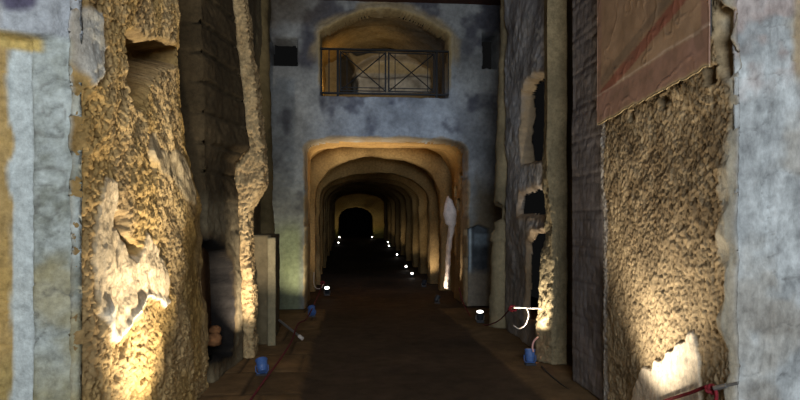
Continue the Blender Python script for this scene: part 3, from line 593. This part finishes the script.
# plaster remnant hanging on the near gallery arch, right foot
def remnant():
    y = 12.2; pts = [(444, 214), (446, 224), (449, 226), (447, 250), (445, 288), (450, 290), (451, 262), (453, 238), (457, 222), (457, 210), (453, 200), (449, 196), (446, 203)]
    W = [at(a, b, y) for a, b in pts]; cx = W[0].x; base = Vector((at(448, 290, y).x, y, 0))
    zs = np.linspace(min(p.z for p in W), max(p.z for p in W), 90); rows = []
    poly = [(p.x, p.z) for p in W]
    for z in zs:
        xs = []
        for q in range(len(poly)):
            (ax, az), (bx, bz) = poly[q], poly[(q+1) % len(poly)]
            if (az <= z < bz) or (bz <= z < az): xs.append(ax+(z-az)*(bx-ax)/(bz-az))
        if len(xs) < 2: xs = rows[-1][:2] if rows else [base.x-.02, base.x+.02]
        rows.append((min(xs), max(xs), z))
    n = 24; P = np.zeros((len(rows), n, 3))
    for i, (a, b, z) in enumerate(rows):
        th = np.linspace(0, 2*math.pi, n, endpoint=False); P[i, :, 0] = (a+b)/2+(b-a)/2*np.cos(th); P[i, :, 1] = y+.10+(.09)*np.sin(th); P[i, :, 2] = z
    B = P.copy(); P[..., :2] += .02*np.stack([fbm(B*8, 3, 1), fbm(B*8, 3, 2)], -1)
    c = ramp(lin(178, 162, 154), lin(222, 208, 200), .5+.8*fbm(B*6, 3, 5))
    o = mesh_from('plaster_remnant', P.reshape(-1, 3)-np.array(base), gridquads(len(rows), n, True), [list(range(n))[::-1], list(range((len(rows)-1)*n, len(rows)*n))], c.reshape(-1, 3), PLAST); o.location = base
    tag(o, 'pale pinkish plaster lump on a thin lit stalk inside the big arch', 'plaster')
remnant()
# ------------------------------------------------------------------ balcony recess
def niche_room():
    Y0, Y1 = YE+.36, YE+2.6
    def cc(B, N, P):
        c = ramp(lin(130, 112, 80), lin(176, 154, 112), .5+.8*fbm(B*2, 4, 8)); c = mixc(c, sm(NC-NW*.3, NC-NW, B[..., 0])*.6, lin(190, 146, 72)); c = mixc(c, sm(NC, NC+NW, B[..., 0])*.6, lin(110, 116, 124)); return c  # warm lamplight on the left side also put into the colour
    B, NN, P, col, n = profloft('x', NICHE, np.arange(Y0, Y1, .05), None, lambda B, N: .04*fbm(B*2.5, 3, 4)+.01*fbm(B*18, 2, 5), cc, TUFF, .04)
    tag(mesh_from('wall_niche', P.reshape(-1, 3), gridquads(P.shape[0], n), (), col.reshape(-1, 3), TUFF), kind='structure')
    fl = [(nx0-.1, YE+.3, NZ0), (nx1+.1, YE+.3, NZ0), (nx1+.1, Y1+.1, NZ0), (nx0-.1, Y1+.1, NZ0)]
    tag(mesh_from('floor_niche', fl, [[0, 1, 2, 3]], (), np.tile(lin(110, 96, 72), (4, 1)), TUFF), kind='structure')
    X = np.arange(nx0-.25, nx1+.25, .025); Z = np.arange(NZ0-.1, NZ1+.2, .025); P = np.zeros((len(Z), len(X), 3)); P[..., 0] = X[None]; P[..., 2] = Z[:, None]; P[..., 1] = Y1-.05
    B = P.copy(); y = Y1-.05
    def g(px, py): p = at(px, py, y); return (p.x, p.z)
    lun = [g(a, b) for a, b in ((352, 92), (352, 76), (358, 66), (372, 58), (390, 55), (410, 57), (428, 63), (438, 74), (438, 92))]
    dor = [g(a, b) for a, b in ((340, 93), (340, 52), (348, 55), (354, 66), (358, 78), (357, 93))]
    arc = [g(a, b) for a, b in ((352, 52), (370, 47), (392, 45), (420, 48), (428, 53), (418, 52), (394, 49), (372, 51), (356, 56))]
    w = .02*fbm(B*6, 3, 3); u, v = B[..., 0]+w, B[..., 2]+w; sl, sd, sa = psd(u, v, lun), psd(u, v, dor), psd(u, v, arc)
    P[..., 1] += -.03*fbm(B*3, 3, 3)+.35*sm(.03, -.03, sl)+.5*sm(.03, -.03, sd)+.12*sm(.02, -.02, sa)
    c = ramp(lin(120, 104, 76), lin(160, 138, 98), .5+.8*fbm(B*2, 4, 6)); c = mixc(c, sm(.02, -.02, sa)*.8, lin(56, 50, 46))
    i = sm(.02, -.02, sl); li = ramp(lin(150, 146, 136), lin(206, 202, 192), .5+1.1*fbm(B*5, 4, 9)); zt = g(395, 74)[1]; li = mixc(li, sm(.03, .0, np.abs(v-zt-.04*np.cos(u*4)))*.9, lin(66, 56, 50)); li = mixc(li, sm(zt+.05, zt+.12, v)*.7, lin(196, 172, 120))
    c = c*(1-i[..., None])+li*i[..., None]; c = mixc(c, sm(.02, -.02, sd)*.85, lin(36, 34, 34)); c = mixc(c, sm(.06, .02, np.abs(sl)+.02*fbm(B*8, 2, 2))*sm(zt, zt+.1, v)*.7, lin(190, 178, 160))
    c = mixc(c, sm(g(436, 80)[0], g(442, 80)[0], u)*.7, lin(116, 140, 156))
    tag(mesh_from('wall_niche_back', P.reshape(-1, 3), gridquads(len(Z), len(X)), (), c.reshape(-1, 3), PLAST), kind='structure')
niche_room()
def railing():
    y = YE+.12; e = empty('balcony_railing', at(385, 96, y)); e.location.z = NZ0; tag(e, 'black iron balcony railing with crossed gate panels, in the arched opening above the arch', 'railing')
    L = Vector(e.location); tz = at(385, 50.3, y).z-L.z; bz = at(385, 94, y).z-L.z
    X = lambda px: at(px, 70, y).x-L.x
    xl, xr = nx0-L.x-.01, nx1-L.x+.01
    MB().box(((xl+xr)/2, 0, tz), (xr-xl, .05, .032)).build('top_rail', IRON, e)
    MB().box(((xl+xr)/2, 0, bz), (xr-xl, .045, .03)).build('bottom_rail', IRON, e)
    for px in (337.8, 436.5): MB().box((X(px), 0, tz/2+.01), (.042, .042, tz+.02)).build('post', IRON, e)
    for px in (321.5, 329, 443, 448.5): MB().box((X(px), 0, (tz+bz)/2), (.02, .02, tz-bz)).build('bar', IRON, e)
    for a, b, s in ((340.5, 385.5, -1), (388.7, 434, 1)):
        x0, x1 = X(a), X(b); g = MB(); z0, z1 = bz+.05, tz-.05
        for x in (x0, x1): g.box((x, 0, (z0+z1)/2), (.03, .03, z1-z0+.03))
        for z in (z0, z1): g.box(((x0+x1)/2, 0, z), (x1-x0, .022, .018))
        lf = g.build('gate_leaf', IRON, e)
        i0, i1 = x0+.12, x1-.12; q0, q1 = z0+.06, z1-.06; r = MB()
        for x in (i0, i1): r.box((x, 0, (z0+z1)/2), (.014, .014, z1-z0))
        for z in (q0,): r.box(((x0+x1)/2, 0, z), (x1-x0, .014, .014))
        r.build('inner_frame', IRON, lf)
        for p, q in (((x0, z0), (x1, z1)), ((x0, z1), (x1, z0))):
            MB().cone((p[0], 0, p[1]), (q[0], 0, q[1]), .011, .011, 8).build('diagonal_bar', IRON, lf)
railing()
# ------------------------------------------------------------------ shell of the hall
def sheet(name, co, col, mat=PLAST, n=40):
    co = [np.array(c, float) for c in co]; a = np.linspace(0, 1, n)
    P = np.array([[(co[0]*(1-u)+co[1]*u)*(1-v)+(co[3]*(1-u)+co[2]*u)*v for u in a] for v in a]); c = ramp(lin(*col)*.75, lin(*col)*1.15, .5+.8*fbm(P*1.5, 3, 3))
    tag(mesh_from(name, P.reshape(-1, 3), gridquads(n, n), (), c.reshape(-1, 3), mat), kind='structure')
sheet('ceiling', [(-3.4, -7, 5.69), (4.0, -7, 5.69), (4.0, 11.6, 5.69), (-3.4, 11.6, 5.69)], (84, 58, 50))
sheet('wall_aisle_left', [(-3.0, -7, 0), (-3.0, 7.75, 0), (-3.0, 7.75, 5.7), (-3.0, -7, 5.7)], (110, 95, 70))
sheet('wall_aisle_right', [(3.95, -7, 0), (3.95, 11.6, 0), (3.95, 11.6, 5.7), (3.95, -7, 5.7)], (100, 88, 70))
# ------------------------------------------------------------------ lamps
def lamp(px, py, y, label, kind, aim, W=0, colr=WARM, deg=80, size=1.0, face=None, blue=False, hx=None):
    p = at(px, py, y); zf = float(zfl(np.array([y]))[0]); e = empty('floor_spotlight', (p.x, y, zf))
    tag(e, label, 'spotlight', 'floor spotlights')
    a = (Vector(face or aim)-Vector((p.x, y, zf+.10*size))).normalized(); s = size; c = Vector((0, 0, .11*s))
    body = BLUEP if blue else DARKP
    MB().box((0, 0, .012*s), (.12*s, .09*s, .024*s), None, .004).build('base', DARKP, e)
    yk = MB(); sd = a.cross(Vector((0, 0, 1)))
    if sd.length < .1: sd = Vector((1, 0, 0))
    sd.normalize()
    yk.tube([sd*-.064*s+c, sd*-.064*s+Vector((0, 0, .05*s)), sd*-.045*s+Vector((0, 0, .027*s)), sd*.045*s+Vector((0, 0, .027*s)), sd*.064*s+Vector((0, 0, .05*s)), sd*.064*s+c], .006*s, 6)
    yk.build('yoke', STEEL if not blue else BLUEP, e)
    h = MB(); h.cone(c-a*.075*s, c-a*.02*s, .038*s, .055*s); h.cone(c-a*.02*s, c+a*.055*s, .055*s, .058*s)
    for k in range(3): h.cone(c-a*(.062-.014*k)*s, c-a*(.056-.014*k)*s, .05*s, .05*s)
    hs = h.build('housing', body, e)
    MB().cone(c+a*.055*s, c+a*.063*s, .064*s, .064*s, 20).build('rim', body, hs)
    MB().cone(c+a*.063*s, c+a*.066*s, .052*s, .052*s, 20).build('lens', {'on': LENS, 'dim': LENSD, 'far': LENSF}[kind], e)
    if W:
        w = Vector(e.location)+c+a*.09*s; spot(w, aim, W, colr, deg, .9, .02)
    return e
# pier of the left: blue lamp before the lit buttress
lamp(262, 368, 6.55, 'blue floor spotlight at the foot of the lit leaning buttress', 'dim', (-1.17, 7.45, 1.2), 190, WARM2, 70, 1.0, None, True)
lamp(312, 318, 10.55, 'blue floor spotlight by the left foot of the big arch', 'dim', (-.9, 11.5, 1.0), 90, (.95, .88, .6), 80, 1.0, None, True)
lb = lamp(530, 362, 6.80, 'blue floor spotlight with pink plug at the foot of the broken pilaster', 'dim', (2.14, 7.0, 1.5), 130, WARM2, 90, 1.0, (2.08, 7.0, .9), True)
lamp(480, 320, 9.75, 'dark floor spotlight with bright white face before the framed recess', 'on', (2.6, 11.6, 1.2), 1.2, WARM2, 100, 1.0, (2.0, 9.2, 2.2))
lamp(327, 293, 13.6, 'lit white floor spotlight just inside the gallery along its left wall', 'on', (-.7, 14.4, 1.4), 12, (1, .78, .5), 90, 1.0, (-.5, 12.6, 2.2))
lamp(437, 296, 12.1, 'dark floor spotlight below the pale plaster lump', 'dim', (2.12, 12.32, .7), 30, WARM2, 60, .9)
lamp(424, 286, 15.2, 'dark floor spotlight between the two nearest gallery arches, by the right wall', 'dim', (2.14, 15.95, .7), 45, WARM2, 60, .9)
far = [(412, 277, 17.7, 'bright floor spotlight before the third gallery arch, by the right wall', 22), (406, 269, 19.8, 'bright floor spotlight before the fourth gallery arch, by the right wall', 18),
       (397, 258, 24.8, 'bright floor spotlight at mid gallery by the right wall', 16), (389, 247, 30.4, 'nearer of the twin lights far down the gallery right wall', 12), (388, 243, 33.6, 'farther of the twin lights far down the gallery right wall', 12),
       (372, 239.5, 39.3, 'tiny light at the right foot of the dark far doorway', 16), (339.5, 239.5, 39.2, 'tiny light at the left foot of the dark far doorway', 16), (338.5, 246, 33.2, 'tiny light on the left wall before the far doorway', 1.5)]
for px, py, y, lab, W in far:
    p = at(px, py, y); rt = px > 355; zf = float(zfl(np.array([y]))[0])
    lamp(px, py, y, lab, 'far', (p.x+(.5 if rt else -.5)*(.4 if y > 39 else 1), y+.8, zf+1.2), W, (1, .86, .6) if y < 39 else (.95, .85, .45), 55 if y < 39 else 110, .62, (p.x-.2, y-4, zf+2.5))
# light for the right wall row of arch feet and vaults (the lamps that stand behind the piers)
for i, (y, sd, W) in enumerate(((13.6, -1, 4), (17.6, -1, 2), (22.0, 1, 2), (27.4, 1, 1.5), (24.4, -1, 1.5))):
    x = OC+sd*(OW-.35); spot((x, y, float(zfl(np.array([y]))[0])+.15), (OC+sd*(OW-.05), y+.9, 1.4), W, (1, .80, .5), 95, .9, .03)
# ------------------------------------------------------------------ ropes and cables
def rope(name, pts, r, mat, label, cat='rope', group=None):
    P = smoothpath(pts, 8); b = P[0].copy(); o = MB().tube([p-b for p in P], r, 8).build(name, mat, None, True); o.location = b; tag(o, label, cat, group); return o
def arm(name, a, b, r, mat, label, cat='rod', cap=None):
    a, b = Vector(a), Vector(b); e = empty(name, a); tag(e, label, cat); MB().cone((0, 0, 0), b-a, r, r, 10).build('rod', mat, e)
    d = (b-a).normalized(); MB().cone((b-a)-d*.06, (b-a)+d*.012, r*1.55, r*1.55, 12).build('end_cap', cap or WHITEC, e); return e
pA, pB = at(279, 320, 8.75), at(302, 334.5, 8.45); pB.z = .03
arm('barrier_rod', pA, pB, .016, STEEL, 'short slanting steel barrier rod on the floor at left, holding the dark red rope')
rope('barrier_rope', [at(323, 283, 13.1), at(316, 300, 11.4), at(307, 318, 9.6), at(298, 324, 8.7), at(292, 340, 7.9), at(281, 358, 7.0), at(266, 378, 6.2), at(252, 398, 5.65), at(243, 412, 5.3)], .011, DKRED, 'dark red barrier rope running along the left paving from the gallery')
rope('barrier_rope', [at(459, 288, 11.2), at(463, 302, 11.0), at(472, 318, 10.3), at(484, 325, 9.5), at(498, 321, 8.6), at(510, 309, 7.6)], .009, DKRED, 'dark red barrier rope sagging below the half column foot at right')
arm('barrier_rod', at(541, 308.5, 6.95), at(515, 307.5, 7.15), .008, WHITEC, 'thin pale barrier rod sticking out of the broken pilaster')
def knot(c, r, mat, label, s=0):
    pts = []
    for k in range(36):
        a = k*.62; rr = r*(.75+.3*math.sin(k*1.7+s)); pts.append(Vector(c)+Vector((rr*math.cos(a), .4*rr*math.sin(k*.9+s), rr*.8*math.sin(a))))
    return rope('rope_knot', pts, .008, mat, label, 'knot')
knot(at(512.5, 308.5, 7.25), .045, REDR, 'bright red rope knot on the end of the thin pale rod')
rope('hanging_cable', [at(527, 308.5, 7.02), at(528.5, 316, 7.02), at(525, 325, 7.02), at(519, 328.5, 7.02), at(513.5, 325.5, 7.05)], .006, WHITEC, 'pale cable loop hanging from the thin rod beside the broken pilaster', 'cable')
rope('lamp_cable', [at(533.5, 352, 6.70), at(532.5, 347, 6.72), at(534, 341, 6.75), at(538, 337, 6.82)], .010, PINKP, 'pinkish cable curling up from the blue lamp to the pilaster', 'cable')
rope('floor_cable', [Vector((2.12, 6.65, .015)), at(548, 373, 6.4), at(562, 385, 5.95), at(580, 397, 5.6), at(592, 404, 5.45)], .010, BLACKC, 'black cable along the foot of the brick pier at right', 'cable')
knot(at(322.5, 283, 13.1), .05, REDR, 'red rope coil on the left wall just inside the big arch', 2)
rope('hanging_cable', [at(314, 272, 12.9), at(314, 284, 12.9), at(317, 288.5, 12.9), at(321.5, 288, 12.9), at(323.5, 284, 12.95)], .006, WHITEC, 'pale cable loop beside the red rope coil just inside the big arch', 'cable')
def offr(px, py, x=2.10): y, z = onx(px, py, x); return Vector((x, y, z))
rope('barrier_rope', [offr(640, 412), offr(655, 405), offr(672, 398.5), offr(690, 393), offr(706, 386.5)], .011, REDR, 'red rope running across the white plaster remnant at the ochre pier foot')
knot(offr(711, 389), .03, REDR, 'dark red rope knot beside the white plaster remnant on the ochre pier', 4)
rope('barrier_rope', [offr(708, 386), offr(714, 387), offr(716.5, 396), offr(714, 408)], .011, REDR, 'red rope tail hanging down from the knot on the ochre pier')
arm('barrier_rod', offr(738, 383, 2.17), offr(716, 388, 2.10), .009, STEEL, 'grey barrier rod sticking out of the ochre pier at the rope knot', 'rod', STEEL)
# ------------------------------------------------------------------ lights
# uplights of the two near piers (their fixtures stand below the frame)
spot((-.82, 4.0, .05), (-1.42, 4.25, 2.9), 370, (1, .88, .68), 92, 1.0, .05)
spot((1.66, 4.15, .05), (2.25, 4.25, 2.8), 240, (1, .87, .68), 92, 1.0, .05)
# daylight from the open entrance behind
A = bpy.data.lights.new('entrance_daylight', 'AREA'); A.shape = 'RECTANGLE'; A.size = 3.0; A.size_y = 2.4; A.energy = 480; A.color = (.88, .95, 1.0)
ao = bpy.data.objects.new('entrance_daylight', A); C.objects.link(ao); ao.location = (.5, -3.6, 3.3); ao.rotation_euler = (math.radians(90), 0, 0)
# cool spot high in the hall washing the end wall
spot((.55, 6.4, 5.4), (.9, 11.5, 3.2), 340, COOL, 37, 1.0, .12)
# balcony recess: warm lamp low on the left
spot((nx0+.5, YE+.7, NZ0+.12), (nx0+.5, YE+2.2, NZ0+.7), 24, (1, .72, .34), 150, .8, .05)
spot((OC-.5, 12.3, .15), (OC-.3, 13.0, 3.2), 560, (1, .85, .62), 76, 1, .1)
w = bpy.data.worlds.new('dim'); S.world = w; w.use_nodes = True; bg = w.node_tree.nodes['Background']; bg.inputs[0].default_value = (.5, .5, .5, 1); bg.inputs[1].default_value = .008
# ------------------------------------------------------------------ camera
cam = bpy.data.cameras.new('camera'); co = bpy.data.objects.new('camera', cam); C.objects.link(co); S.camera = co
cam.sensor_width = 36; cam.lens = 36*F/800; cam.shift_y = (HZ-200)/800; co.location = (0, 0, EYE); co.rotation_euler = (math.radians(90), 0, -TH); cam.clip_end = 200
S.view_settings.view_transform = 'Standard'; S.view_settings.look = 'None'; S.view_settings.gamma = 1; S.view_settings.exposure = 0; S.view_settings.use_curve_mapping = False
